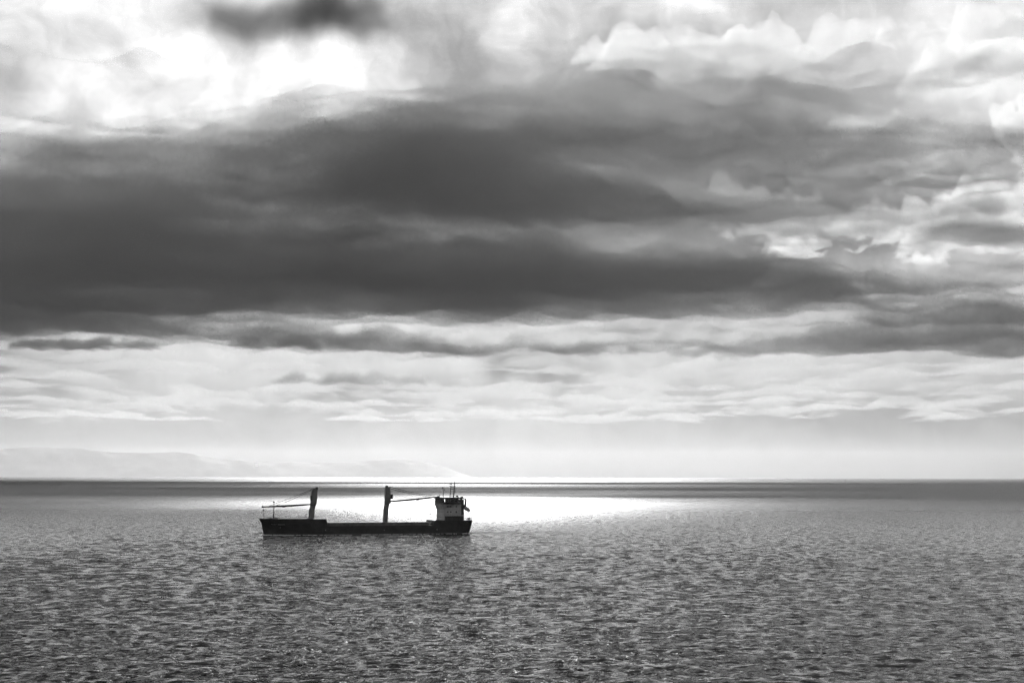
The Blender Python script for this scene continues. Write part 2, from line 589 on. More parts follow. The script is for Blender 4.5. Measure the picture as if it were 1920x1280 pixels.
def build_bank():
    """a thin even sheet of cloud high overhead; its far edge ends above the picture"""
    rng = np.random.default_rng(21)
    xs = np.concatenate([np.linspace(-16000, -1500, 30), np.linspace(-1400, 1400, 140), np.linspace(1500, 16000, 30)])
    edge = BANK_Z * LEAN + 715 + 260 / (1 + np.exp(-(np.abs(xs + 60) - 330) / 60)) + sum(np.sin(xs / w + rng.uniform(0, 6.3)) * a for w, a in ((620, 50), (190, 90), (77, 90), (33, 45), (15, 14)))
    for xc, w, a in ((-930, 120, 430), (-640, 95, 460), (740, 130, 430)):  # fingers added to the unseen sheet's edge to throw shafts of shade
        edge = np.minimum(edge + a * np.exp(-((xs - xc) / w) ** 4), BANK_Z * LEAN + 1430)
    rows = []
    for y, t in ((-9000, 0.05), (-8000, 1), (0, 1), (9000, 1), (11000, 1.1), (13000, 1.0), (-400, 0.9), (-140, 0.6), (0, 0.03)):
        if len(rows) >= 6:
            Y = edge + y
        else:
            Y = np.full_like(xs, y)
        wob = np.sin(xs / 700 + Y / 900) * 12 + np.sin(xs / 260 - Y / 310) * 7
        rows.append((Y, t, wob))
    nx, ny = len(xs), len(rows)
    top = np.concatenate([np.stack([xs, Y, BANK_Z + 65 * t + w], -1) for Y, t, w in rows])
    bot = np.concatenate([np.stack([xs, Y, BANK_Z - 65 * t + w * .5], -1) for Y, t, w in rows])
    faces = []
    N = nx * ny
    for j in range(ny - 1):
        for i in range(nx - 1):
            a = j * nx + i
            faces.append((a, a + 1, a + nx + 1, a + nx))
            faces.append((N + a, N + a + nx, N + a + nx + 1, N + a + 1))
    for i in range(nx - 1):
        faces.append((i, N + i, N + i + 1, i + 1))
        k = (ny - 1) * nx + i
        faces.append((k, k + 1, N + k + 1, N + k))
    for j in range(ny - 1):
        k = j * nx
        faces.append((k, k + nx, N + k + nx, N + k))
        k += nx - 1
        faces.append((k, N + k, N + k + nx, k + nx))
    me = bpy.data.meshes.new('cloud_bank')
    me.from_pydata(np.concatenate([top, bot]).tolist(), [], faces)
    me.update()
    o = bpy.data.objects.new('sky_overcast', me)
    o['kind'] = 'structure'
    COL.objects.link(o)
    m, nt, out = new_mat('cloud_bank_vapour')
    pv = nt.nodes.new('ShaderNodeVolumePrincipled')
    pv.inputs['Color'].default_value = (0.85, 0.85, 0.85, 1)
    pv.inputs['Anisotropy'].default_value = 0.4
    pv.inputs['Density'].default_value = 0.0048
    nt.links.new(pv.outputs[0], out.inputs['Volume'])
    m.cycles.homogeneous_volume = True
    me.materials.append(m)


build_bank()

# ------------------------------------------------------------------ hills behind the haze
def simple_mat(name, col, rough=0.6, spec=0.3, bump=None, var=0.0, scale=1.0):
    m, nt, out = new_mat(name)
    p = nt.nodes.new('ShaderNodeBsdfPrincipled')
    p.inputs['Roughness'].default_value = rough
    p.inputs['Specular IOR Level'].default_value = spec
    nt.links.new(p.outputs[0], out.inputs['Surface'])
    if var:
        tc = nt.nodes.new('ShaderNodeTexCoord')
        f = noise(nt, tc.outputs['Object'], scale, 4.0, 0.6)
        v = f.smooth(0.3, 0.7, col * (1 - var), col * (1 + var))
        c = combxyz(nt, v, v, v)
        nt.links.new(c, p.inputs['Base Color'])
    else:
        p.inputs['Base Color'].default_value = (col, col, col, 1)
    return m


HILL_D = 62000.0


def build_hills():
    # ridge line: bearing (degrees) / height (metres)
    prof = [(-34, 700), (-29, 900), (-25, 820), (-22, 1050), (-20, 1150), (-18.3, 1230), (-17, 1200), (-15.8, 1050),
            (-15.0, 1010), (-14.2, 1020), (-13.3, 1080), (-12.6, 980), (-12.0, 840), (-11.2, 740), (-10.4, 690),
            (-9.4, 650), (-8.2, 640), (-7.0, 650), (-6.0, 700), (-5.0, 790), (-4.3, 800), (-3.4, 640), (-2.6, 420),
            (-1.9, 160), (-1.5, -40)]
    az = np.array([p[0] for p in prof])
    hh = np.array([p[1] for p in prof])
    A = np.linspace(az[0], az[-1], 420)
    R = np.interp(A, az, hh)
    rng = np.random.default_rng(5)
    jag = np.zeros_like(A)
    for k in range(1, 7):
        jag += np.sin(A * (1.7 * 1.9 ** k) + rng.uniform(0, 6.28)) * 20 / 1.9 ** k
    R = R + jag
    rows = []
    depth = [(-2300, 0.0), (-1850, 0.2), (-1300, 0.45), (-760, 0.72), (-280, 0.92), (0, 1.0), (1500, 0.8), (4000, 0.3), (6000, 0.0)]
    for j, (dd, f) in enumerate(depth):
        gul = 1 + (0.05 * np.sin(A * 3.3 + j * 1.3) + 0.03 * np.sin(A * 7 + j * 2.1)) * (0 < f < 1)
        z = np.maximum(R, -30) * f * gul - (25 if f == 0 else 0)
        r = HILL_D + dd
        rows.append(np.stack([np.sin(np.radians(A)) * r, np.cos(np.radians(A)) * r, z], -1))
    co = np.concatenate(rows)
    n = len(A)
    faces = []
    for j in range(len(depth) - 1):
        for i in range(n - 1):
            a = j * n + i
            faces.append((a, a + 1, a + n + 1, a + n))
    me = bpy.data.meshes.new('hills')
    me.from_pydata(co.tolist(), [], faces)
    me.update()
    o = bpy.data.objects.new('hills', me)
    o['kind'] = 'structure'
    COL.objects.link(o)
    me.materials.append(simple_mat('dry_hillside', 0.36, 0.9, 0.1, var=0.15, scale=0.0006))


build_hills()

# ------------------------------------------------------------------ cargo ship
TH = rad(18.0)                       # the bow points a little towards the camera
SC, SS = math.cos(TH), math.sin(TH)
SHIP_D = 738.0
SHIP_X = -0.1035 * SHIP_D
F0 = 2667.0                          # focal length of the survey picture
PITCH = rad(5.44)
ROLL = rad(0.10)


def sk(u, v=None, y=0.0):
    """measured point of the survey picture -> metres in the ship's own frame:
    distance aft and height, for a feature lying at y metres from the centreline"""
    k = (u - 960) / F0
    if v is not None:
        vv = (640 - v - (u - 960) * ROLL) / F0
    else:
        vv = -0.135
    den = math.cos(PITCH) - vv * math.sin(PITCH)
    kk = k / den
    x = (kk * (SHIP_D + y * SC) - SHIP_X + y * SS) / (SC - kk * SS)
    wy = SHIP_D + x * SS + y * SC
    z = CAM_H + wy * (math.sin(PITCH) + vv * math.cos(PITCH)) / den
    return x, z


def sx(u, y=0.0):
    return sk(u, None, y)[0]


def sz(v, u=686, y=0.0):
    return sk(u, v, y)[1]


class MB:
    """collects shapes into one mesh"""
    def __init__(self):
        self.v, self.f = [], []

    def add(self, verts, faces):
        b = len(self.v)
        self.v += [tuple(p) for p in verts]
        self.f += [tuple(b + i for i in f) for f in faces]
        return self

    def box(self, x0, x1, y0, y1, z0, z1):
        vs = [(x, y, z) for z in (z0, z1) for (x, y) in ((x0, y0), (x1, y0), (x1, y1), (x0, y1))]
        return self.add(vs, [(3, 2, 1, 0), (4, 5, 6, 7), (0, 1, 5, 4), (1, 2, 6, 5), (2, 3, 7, 6), (3, 0, 4, 7)])

    def tube(self, pts, rads, n=8):
        from mathutils import Vector
        if not isinstance(rads, (list, tuple)):
            rads = [rads] * len(pts)
        P = [Vector(p) for p in pts]
        rings = []
        for i, p in enumerate(P):
            d = (P[min(i + 1, len(P) - 1)] - P[max(i - 1, 0)]).normalized()
            a = d.cross(Vector((0, 0, 1)))
            if a.length < 1e-3:
                a = d.cross(Vector((0, 1, 0)))
            a.normalize()
            b = d.cross(a)
            rings.append([p + (a * math.cos(t) + b * math.sin(t)) * rads[i]
                          for t in [2 * math.pi * (j + 0.5) / n for j in range(n)]])
        vs = [q for r in rings for q in r]
        fs = []
        for i in range(len(P) - 1):
            for j in range(n):
                fs.append((i * n + j, i * n + (j + 1) % n, (i + 1) * n + (j + 1) % n, (i + 1) * n + j))
        fs.append(tuple(range(n))[::-1])
        fs.append(tuple((len(P) - 1) * n + j for j in range(n)))
        return self.add(vs, fs)

    def loft(self, sections, cap=True):
        """sections: equally long lists of points"""
        n = len(sections[0])
        vs = [p for s in sections for p in s]
        fs = []
        for i in range(len(sections) - 1):
            for j in range(n):
                fs.append((i * n + j, i * n + (j + 1) % n, (i + 1) * n + (j + 1) % n, (i + 1) * n + j))
        if cap:
            fs.append(tuple(range(n))[::-1])
            fs.append(tuple((len(sections) - 1) * n + j for j in range(n)))
        return self.add(vs, fs)

    def build(self, name, mat, parent=None, bevel=0.0, smooth=False):
        me = bpy.data.meshes.new(name)
        me.from_pydata(self.v, [], self.f)
        bm = bmesh.new()
        bm.from_mesh(me)
        bmesh.ops.recalc_face_normals(bm, faces=bm.faces)
        bm.to_mesh(me)
        bm.free()
        if smooth:
            me.shade_smooth()
        me.materials.append(mat)
        o = bpy.data.objects.new(name, me)
        COL.objects.link(o)
        if parent is not None:
            o.parent = parent
        if bevel:
            b = o.modifiers.new('edge', 'BEVEL')
            b.width = bevel
            b.segments = 2
            b.limit_method = 'ANGLE'
        return o


M_HULL = simple_mat('hull_paint', 0.022, 0.55, 0.3, var=0.45, scale=0.25)
M_BOOT = simple_mat('boot_topping', 0.07, 0.6, 0.3, var=0.3, scale=0.4)
M_HATCH = simple_mat('hatch_paint', 0.10, 0.6, 0.3, var=0.35, scale=0.5)
M_CRANE = simple_mat('crane_paint', 0.11, 0.5, 0.4, var=0.3, scale=0.4)
M_DARK = simple_mat('dark_steel', 0.03, 0.55, 0.3, var=0.3, scale=0.8)
M_WIRE = simple_mat('wire_rope', 0.02, 0.6, 0.2, var=0.2, scale=2.0)
M_HOUSE = simple_mat('house_paint', 0.30, 0.5, 0.4, var=0.18, scale=0.35)
M_DECK = simple_mat('deck_paint', 0.08, 0.7, 0.2, var=0.3, scale=0.4)
M_MARK = simple_mat('mark_paint', 0.25, 0.6, 0.3, var=0.2, scale=2.0)
M_BOAT = simple_mat('boat_shell', 0.35, 0.4, 0.5, var=0.15, scale=0.6)


def mat_glass():
    m, nt, out = new_mat('window_glass')
    g = nt.nodes.new('ShaderNodeBsdfGlossy')
    g.inputs['Roughness'].default_value = 0.05
    t = nt.nodes.new('ShaderNodeBsdfTransparent')
    mix = nt.nodes.new('ShaderNodeMixShader')
    fr = nt.nodes.new('ShaderNodeFresnel')
    fr.inputs[0].default_value = 1.45
    nt.links.new(fr.outputs[0], mix.inputs[0])
    nt.links.new(t.outputs[0], mix.inputs[1])
    nt.links.new(g.outputs[0], mix.inputs[2])
    nt.links.new(mix.outputs[0], out.inputs['Surface'])
    return m


M_GLASS = mat_glass()


def build_ship():
    ship = bpy.data.objects.new('cargo_ship', None)
    COL.objects.link(ship)
    ship.location = (SHIP_X, SHIP_D, 0)
    ship.rotation_euler = (0, 0, TH)
    ship['label'] = 'dark general cargo ship with two deck cranes and pale aft deckhouse under way'
    ship['category'] = 'cargo ship'
    B = 8.4
    HB = -B

    # ---- hull
    bow_x0, bow_x1 = sx(494.2), sx(484.8)
    st_x = sx(887.2, HB)
    top_f = sz(974.4, 540, HB)
    top_b = sz(973.0, 487, 0)
    top_m = sz(986.0, 700, HB)
    top_a = sz(975.3, 850, HB)
    x_step = sx(612, HB)
    x_aft = sx(813, HB)

    def half(x, zr, z):
        """half breadth at station x, zr 0..1 between keel line and rail"""
        stem = bow_x0 + (bow_x1 - bow_x0) * max(0, min(1, z / top_b)) ** 2.2
        t = max(0.0, min(1.0, (x - stem) / (20 + 16 * (1 - zr))))
        b = B * (1 - (1 - t) ** 2.3)
        a = max(0.0, min(1.0, (st_x - x) / 16.0))
        b *= 1 - (0.10 + 0.45 * (1 - zr)) * (1 - a) ** 2.2
        return b

    def ztop(x, side):
        if x < x_step - 1e-6 or (abs(x - x_step) < 1e-6 and side == 0):
            t = max(0, min(1, (x - bow_x1) / 16))
            return top_b + (top_f - top_b) * t
        if x < x_aft - 1e-6 or (abs(x - x_aft) < 1e-6 and side == 0):
            return top_m
        return top_a

    stations = [(bow_x1 + (x_step - bow_x1) * (i / 22) ** 1.4, 0) for i in range(1, 23)]
    stations += [(x_step + 0.6, 1)] + [(x_step + (x_aft - x_step) * i / 14, 1 if i < 14 else 0) for i in range(1, 15)]
    stations += [(x_aft + 0.6, 1)] + [(x_aft + (st_x - x_aft) * (1 - (1 - i / 14) ** 1.5), 1) for i in range(1, 15)]
    levels = [-2.0, -0.6, 0.25, 1.2, 2.4, 3.4]
    secs = []
    for x, side in [(None, 0)] + stations:
        zt = top_b if x is None else ztop(x, side)
        zs = levels + [3.4 + (zt - 3.4) * 0.5, zt]
        near, far = [], []
        for z in zs:
            stem = bow_x0 + (bow_x1 - bow_x0) * max(0, min(1, z / top_b)) ** 2.2
            if x is None:
                xx, b = stem, 0.04
            else:
                xx = max(x, stem)
                if x > st_x - 5:      # counter rises towards the transom
                    xx = min(xx, st_x - 0.5 * max(0, (1.5 - z)) - 0.12 * max(0, top_a - z))
                zr = max(0, min(1, z / 7.0))
                b = max(0.04, half(xx, zr, z))
            near.append((xx, -b, z))
            far.append((xx, b, z))
        secs.append(near + far[::-1])
    hull = MB().loft(secs).build('hull', M_HULL, ship, smooth=False)

    # light boot stripe, rubbing strake
    m = MB()
    xs_ = [bow_x0 + 0.4 + (st_x - 1.6 - bow_x0) * i / 60 for i in range(61)]
    for i in range(60):
        x0, x1 = xs_[i], xs_[i + 1]
        b0, b1 = half(x0, 0.06, 0.4) + 0.03, half(x1, 0.06, 0.4) + 0.03
        m.add([(x0, -b0, 0.28), (x1, -b1, 0.28), (x1, -b1, 0.62), (x0, -b0, 0.62)], [(0, 1, 2, 3)])
    m.build('boot_stripe', M_BOOT, hull)
    # worn pale marks where the name and the draught figures are painted, not legible
    def plate(u0, u1, v0, v1, name='paint_mark'):
        z0, z1 = sz(v1, (u0 + u1) / 2, HB), sz(v0, (u0 + u1) / 2, HB)
        pts = []
        for u, z in ((u0, z0), (u1, z0), (u1, z1), (u0, z1)):
            x = sx(u, HB)
            for _ in range(6):
                b = half(x, max(0, min(1, z / 7)), z)
                x = sx(u, -b)
            pts.append((x, -half(x, max(0, min(1, z / 7)), z) - 0.05, z))
        o = MB().add(pts, [(0, 1, 2, 3)]).build(name, M_MARK, hull)
        return o
    for i in range(4):
        plate(508.6 + i * 2.4, 510.2 + i * 2.4, 984.4, 985.4)
    for i in range(6):
        plate(521.0 + i * 2.2, 522.6 + i * 2.2, 984.2, 985.6)
    plate(524.4, 526.4, 990.2, 991.4)
    plate(609.8, 611.2, 993.5, 995.5)
    plate(719.8, 721.0, 993, 995)
    plate(818.8, 820.2, 991, 994)

    # ---- forecastle gear
    zf = top_f
    mast_x = sx(512.5)
    m = MB()
    m.tube([(mast_x, 0, zf - 0.3), (mast_x + .05, 0, sz(960, 512)), (mast_x + .1, 0, sz(941, 512))], [0.42, 0.26, 0.13])
    m.tube([(mast_x - .2, -0.9, zf - .2), (mast_x, 0, sz(960, 512))], 0.1)
    fm = m.build('foremast', M_DARK, ship)
    MB().box(mast_x - .28, mast_x + .45, -.35, .35, sz(943.5, 512), sz(941.6, 512)).build('mast_light', M_DARK, fm)
    MB().tube([(mast_x + .05, -1.2, sz(950, 512)), (mast_x + .05, 1.2, sz(950, 512))], .07).build('crosstree', M_DARK, fm)
    bx_ = sx(493.4)
    m = MB()
    m.tube([(bx_, 0, top_b - .3), (bx_ - .1, 0, sz(958, 493))], 0.09)
    m.tube([(bx_ + .9, 0, top_b - .3), (bx_, 0, sz(962, 493))], 0.06)
    jl = m.build('jackstaff', M_DARK, ship)
    MB().tube([(bx_ - .15, 0, sz(959.6, 492)), (bx_ - .15, 0, sz(956.4, 492))], [0.36, 0.36]).build('bow_light', M_DARK, jl)
    wl = MB().box(mast_x - 3.0, mast_x - .9, -2.4, 2.4, zf - .4, zf + .42).box(mast_x + .6, mast_x + 2.0, -2.2, 2.2, zf - .4, zf + .5)
    wl.tube([(mast_x - 2, -2.0, zf + .25), (mast_x - 2, 2.0, zf + .25)], .45)
    wl.build('windlass', M_DARK, ship)
    for s in (-1, 1):
        m = MB()
        pts = []
        for i in range(13):
            x = bow_x1 + 3.6 + i * 1.35
            b = half(x, 1, zf) - 0.12
            m.tube([(x, s * b, zf - .1), (x, s * b, zf + 0.75)], 0.035, 5)
            pts.append((x, s * b, zf + .72))
        m.tube(pts, .035, 5)
        m.build('bow_rail', M_DARK, ship)['kind'] = 'stuff'

    # ---- hatches
    x0, x1 = x_step + 2.0, x_aft - 2.2
    zc = sz(981.6, 700, -6.6)
    MB().box(x0 - .4, x1 + .4, -6.9, 6.9, top_m - .3, zc).build('hatch_coaming', M_HATCH, ship)
    xg = sx(722.5)
    n = 10
    w = (x1 - x0) / n
    for i in range(n):
        xa, xb = x0 + i * w + .06, x0 + (i + 1) * w - .06
        c = MB().box(xa, xb, -7.0, 7.0, zc + .02, zc + .42)
        c.box(xa + .3, xb - .3, -6.6, 6.6, zc + .42, zc + .52)
        c.build('hatch_cover', M_HATCH, ship)
    xa0, xa1 = sx(530, HB), x_step - 2.2
    w = (xa1 - xa0) / 4
    for i in range(4):
        if abs(xa0 + (i + .5) * w - sx(585)) < 3.4:
            continue
        MB().box(xa0 + i * w + .06, xa0 + (i + 1) * w - .06, -5.6, 5.6, zf - .2, zf + .22).build('hatch_cover', M_HATCH, ship)
    # stanchions along the main deck
    m = MB()
    k = int((x1 - x0) / 2.0)
    for i in range(k + 1):
        x = x0 + (x1 - x0) * i / k
        m.box(x - .12, x + .12, -7.25, -6.9, top_m - .1, zc - .1)
    m.build('coaming_stay', M_HATCH, ship)['kind'] = 'stuff'

    # ---- cranes
    def octo(x, z, w, d, cut=0.3):
        a, b = w / 2, d / 2
        c = cut * min(w, d)
        return [(x - a + c, -b, z), (x + a - c, -b, z), (x + a, -b + c, z), (x + a, b - c, z),
                (x + a - c, b, z), (x - a + c, b, z), (x - a, b - c, z), (x - a, -b + c, z)]

    PX = SHIP_D / F0                  # metres per sketch unit at the ship

    def crane(col, house, caps, cab, jib, wires, fwd):
        secs = []
        for u, wd, v in col:
            x, z = sk(u, v)
            secs.append(octo(x, z, wd * PX, wd * PX))
        x, z = sk(col[0][0], col[0][2] + 6)
        secs.insert(0, octo(x, z, col[0][1] * PX, col[0][1] * PX))
        cr = MB().loft(secs).build('cargo_crane', M_CRANE, ship)
        x, z = sk(col[-1][0], col[-1][2])
        MB().loft([octo(x, z - .1, col[-1][1] * PX * 1.12, col[-1][1] * PX * 1.12), octo(x, z + .22, col[-1][1] * PX * 1.12, col[-1][1] * PX * 1.12)]).build('slewing_ring', M_DARK, cr)
        secs = []
        for u, wd, v in house:
            x, z = sk(u, v)
            secs.append(octo(x, z, wd * PX, 2.7, 0.12))
        MB().loft(secs).build('crane_house', M_CRANE, cr)
        for (ua, ub, va, vb) in caps:
            xa, xb = sx(ua), sx(ub)
            MB().box(xa, xb, -.9, .9, sz(vb, ua), sz(va, ua)).build('sheave_head', M_DARK, cr, bevel=.12)
        ua, ub, va, vb = cab
        xa, xb = sx(ua), sx(ub)
        MB().box(xa, xb, -1.5, .6, sz(vb, ua), sz(va, ua)).build('operator_cab', M_DARK, cr, bevel=.1)
        (u0, v0), (u1, v1) = jib
        x0, z0 = sk(u0, v0)
        x1, z1 = sk(u1, v1)
        L = math.hypot(x1 - x0, z1 - z0)
        j = MB()
        # two box girders joined by cross ties
        for s in (-1, 1):
            secs = []
            for t, hh, yy in ((0, .62, 1.05), (.12, .85, 1.0), (.45, 1.0, .8), (.8, .8, .5), (1.0, .55, .25)):
                cx, cz = x0 + (x1 - x0) * t, z0 + (z1 - z0) * t - 0.1 * math.sin(t * math.pi)
                secs.append([(cx, s * yy - .16, cz - hh / 2), (cx, s * yy + .16, cz - hh / 2), (cx, s * yy + .16, cz + hh / 2), (cx, s * yy - .16, cz + hh / 2)])
            j.loft(secs)
        for i in range(1, 14):
            t = i / 14
            yy = 1.05 - .8 * t
            cx, cz = x0 + (x1 - x0) * t, z0 + (z1 - z0) * t
            j.tube([(cx, -yy, cz), (cx, yy, cz)], .1, 5)
        j.tube([(x1, -.45, z1 + .05), (x1, .45, z1 + .05)], .5, 10)
        j.build('jib', M_DARK, cr)
        t = .57
        cx, cz = x0 + (x1 - x0) * t, z0 + (z1 - z0) * t
        MB().box(cx - .8, cx + .8, -.3, .3, cz - .85, cz - .3).build('hook_block', M_DARK, cr, bevel=.08)
        for (ua, va, ub, vb, sag, yy) in wires:
            xa, za = sk(ua, va)
            xb, zb = sk(ub, vb)
            pts = []
            for i in range(13):
                t = i / 12
                pts.append((xa + (xb - xa) * t, yy, za + (zb - za) * t - sag * 4 * t * (1 - t)))
            MB().tube(pts, .1, 6).build('hoist_wire', M_WIRE, cr)
        return cr

    crane([(584, 10.3, 972), (584.4, 10.2, 958), (586.2, 9.3, 951), (587, 9.8, 947.8)],
          [(587.4, 11.2, 947.4), (588.8, 10.8, 935), (589.6, 10.2, 918.6)],
          [(590.6, 594.6, 913.8, 919.5), (585.4, 589.6, 916.8, 919.5)],
          (580.9, 583.8, 930.2, 939), ((583, 946.4), (492.6, 951.6)),
          [(586, 917.4, 505, 949.6, .25, .3), (586, 918.6, 516, 949.4, .5, -.3)], -1)
    crane([(722.4, 8.8, 979.5), (723.6, 9.2, 955), (725.4, 9.2, 945)],
          [(726.6, 11.2, 944.2), (726.8, 10.6, 927), (726.3, 8.4, 914.8)],
          [(722.4, 726.2, 910.6, 916), (726.9, 730.7, 913.4, 916.2)],
          (732.0, 735.2, 926.8, 936), ((731.4, 940.4), (821.5, 931.6)),
          [(730.5, 912.6, 815, 929.6, .55, .3), (730.5, 916.2, 806, 931.4, .35, -.3)], 1)

    # ---- accommodation
    yw = 7.6
    xf = sx(832.5, -yw)
    xr = sx(864.5, -yw)
    zm = top_a
    zb = sz(945.2, 845, -yw)          # bridge deck
    house = MB().box(xf, xr, -yw, yw, zm - 1.5, zb).build('deckhouse', M_HOUSE, ship, bevel=.12)
    # storey ledges
    nst = 3
    for i in range(1, nst):
        z = zm + (zb - zm) * i / nst
        MB().box(xf - .1, xr + .1, -yw - .1, yw + .1, z - .06, z + .06).build('storey_ledge', M_HOUSE, house)
    # ports on side and front
    for i in range(nst):
        z = zm + (zb - zm) * (i + .55) / nst
        for x in (xf + 2.0, xf + 3.6, xf + 6.6, xf + 9.2):
            if x < xr - .8:
                MB().box(x - .34, x + .34, -yw - .05, -yw + .05, z - .36, z + .36).build('porthole', M_DARK, house)
        for y in (-5.4, -3.2, -1.0, 1.0, 3.2, 5.4):
            MB().box(xf - .05, xf + .05, y - .26, y + .26, z - .3, z + .3).build('porthole', M_DARK, house)
    z = sz(949.5, 840, -yw)
    MB().box(xf + 1.4, xf + 3.2, -yw - .5, -yw - .02, z - .28, z + .1).build('bridge_vent', M_DARK, house)
    # bridge deck with wings
    yb = 9.3
    z1 = sz(941.6, 845, -yb)
    zr_ = sz(935.6, 845, -yb)
    zt = sz(932.4, 845, -yb)
    xbf, xbr = xf - .5, xf + 8.2
    wh = MB()
    wh.box(xbf - .6, xr - .2, -yb, yb, zb, zb + .25)
    wh.box(xbf, xbr, -yb + .1, yb - .1, zb + .25, z1)          # parapet below the windows
    wh.box(xbf - .35, xbr + .5, -yb - .1, yb + .1, zr_, zt)    # roof
    wh.box(xbf + 4.6, xbr, -yb + 3.0, yb - 3.6, z1, zr_)       # chart room
    wheel = wh.build('wheelhouse', M_DARK, ship)
    # mullions, one pane between each pair
    nfr = 13
    for i in range(nfr + 1):
        y = -yb + .25 + (2 * yb - .5) * i / nfr
        MB().box(xbf + .02, xbf + .22, y - .13, y + .13, z1, zr_).build('mullion', M_DARK, wheel)
        if i < nfr:
            y2 = -yb + .25 + (2 * yb - .5) * (i + 1) / nfr
            MB().box(xbf + .1, xbf + .13, y + .13, y2 - .13, z1, zr_).build('window', M_GLASS, wheel)
    for s in (-1, 1):
        y = s * (yb - .22)
        nsd = 6
        for i in range(1, nsd + 1):
            x = xbf + (xbr - xbf) * i / nsd
            MB().box(x - .14, x + .14, y - .1, y + .1, z1, zr_).build('mullion', M_DARK, wheel)
            xp = xbf + (xbr - xbf) * (i - 1) / nsd
            MB().box(xp + .24, x - .14, y - .015, y + .015, z1, zr_).build('window', M_GLASS, wheel)
    # wing brackets
    for s in (-1, 1):
        prof = [(0, zb), (s * (yb - yw), zb), (0, zb - 2.6)]
        for x in (xf + .2, xf + 4.5):
            vs = [(x, s * yw + a, c) for a, c in prof] + [(x + .3, s * yw + a, c) for a, c in prof]
            MB().add(vs, [(0, 1, 2), (5, 4, 3), (0, 3, 4, 1), (1, 4, 5, 2), (2, 5, 3, 0)]).build('wing_bracket', M_HOUSE, house)
    # flared front under the bridge
    vs = [(xf - .02, -yw, zb - 2.8), (xf - .02, yw, zb - 2.8), (xf - .02, yw, zb), (xf - .02, -yw, zb),
          (xbf - .6, -yw, zb - .02), (xbf - .6, yw, zb - .02)]
    MB().add(vs, [(0, 1, 2, 3), (0, 4, 5, 1), (3, 2, 5, 4), (0, 3, 4), (1, 5, 2)]).build('bridge_front', M_HOUSE, house)

    # monkey island gear
    def P(u, v, y=0.0):
        x, z = sk(u, v, y)
        return (x, y, z)
    m = MB()
    for yy in (-.9, .9):
        m.tube([P(843.4, 933, yy), P(845.8, 907.6, yy)], [.2, .16], 6)
        m.tube([P(850.6, 933, yy), P(852.4, 903.4, yy)], [.34, .2], 6)
    mast = m.build('radar_mast', M_DARK, ship)
    for i, v in enumerate((929.8, 925.6, 921.4, 917.2, 913, 910.4)):
        t = (933 - v) / 27
        ua, ub = 843.2 + 2.4 * t, 851.0 + 1.8 * t
        r = MB()
        for yy in (-.9, .9):
            r.tube([P(ua, v, yy), P(ub, v, yy)], .15, 5)
        r.tube([P(ua, v, -.9), P(ua, v, .9)], .09, 5)
        r.tube([P(ub, v, -.9), P(ub, v, .9)], .09, 5)
        r.build('mast_rung', M_DARK, mast)
    a = P(842.6, 910.6)
    b = P(853.2, 910.0)
    MB().box(a[0], b[0], -1.3, 1.3, a[2] - .1, a[2] + .12).build('mast_platform', M_DARK, mast)
    a = P(845.4, 907.6)
    MB().box(a[0] - .22, a[0] + .22, -1.6, 1.6, a[2] - .1, a[2] + .35).build('radar_scanner', M_DARK, mast)
    MB().tube([P(852.4, 904), P(852.8, 901.6)], .06, 5).build('whip_aerial', M_DARK, mast)
    for v in (914, 918, 921.4):
        a = P(852.6, v)
        MB().box(a[0], a[0] + .6, -.2, .2, a[2] - .12, a[2] + .12).build('mast_lamp', M_DARK, mast)
    m = MB()
    m.tube([P(831.6, 933), P(831.4, 921), P(830.2, 914.6)], [.15, .11, .08], 6)
    m.tube([P(828.4, 933), P(831.4, 925)], .06, 5)
    m.tube([P(831.4, 918.4), P(833.2, 918)], .1, 5)
    sm = m.build('signal_mast', M_DARK, ship)
    a = P(830.1, 914.4)
    MB().tube([(a[0], 0, a[2] - .35), (a[0], 0, a[2] + .35)], .36, 8).build('mast_light', M_DARK, sm)
    a = P(833.2, 918.2)
    MB().tube([(a[0], 0, a[2] - .3), (a[0], 0, a[2] + .25)], .22, 8).build('mast_light', M_DARK, sm)
    # jib crutch and lockers on the wheelhouse roof
    a = P(821.5, 933.6)
    MB().box(a[0] - .9, a[0] + .7, -1.0, 1.0, zt - .3, a[2] + .5).build('jib_crutch', M_DARK, ship)
    a = P(824.4, 930)
    MB().tube([(a[0], 0, zt - .2), (a[0], 0, a[2] + .8)], .16, 6).build('searchlight', M_DARK, ship)
    a, b = P(854, 932), P(859.6, 932)
    top = sz(928.6, 857)
    vs = [(a[0], -1, zt - .2), (b[0], -1, zt - .2), (b[0] - .4, -1, top - .4), ((a[0] + b[0]) / 2, -1, top),
          (a[0], 1, zt - .2), (b[0], 1, zt - .2), (b[0] - .4, 1, top - .4), ((a[0] + b[0]) / 2, 1, top)]
    MB().add(vs, [(0, 1, 2, 3), (7, 6, 5, 4), (0, 4, 5, 1), (1, 5, 6, 2), (2, 6, 7, 3), (3, 7, 4, 0)]).build('compass_platform', M_DARK, ship)

    # ---- funnel, gantry, lifeboat aft
    f0, f1 = sx(860.4, 1.0), sx(865.6, 1.0)
    fun = MB().box(f0, f1, -3.6, 3.6, zm - .5, sz(936.0, 864)).build('funnel', M_DARK, ship, bevel=.2)
    for y in (-1.6, 0.2):
        MB().tube([((f0 + f1) / 2, y, sz(936.5, 864)), ((f0 + f1) / 2 + .2, y, sz(931, 866))], .34, 8).build('exhaust_pipe', M_DARK, fun)
    m = MB()
    for yy in (-2.4, 2.4):
        m.tube([P(855, 933.6, yy), P(868, 934.2, yy), P(873.4, 935.6, yy)], [.28, .3, .36], 6)
        m.tube([P(873.6, 935.0, yy), P(873.2, 940, yy), P(872.0, 950, yy)], [.45, .5, .42], 6)
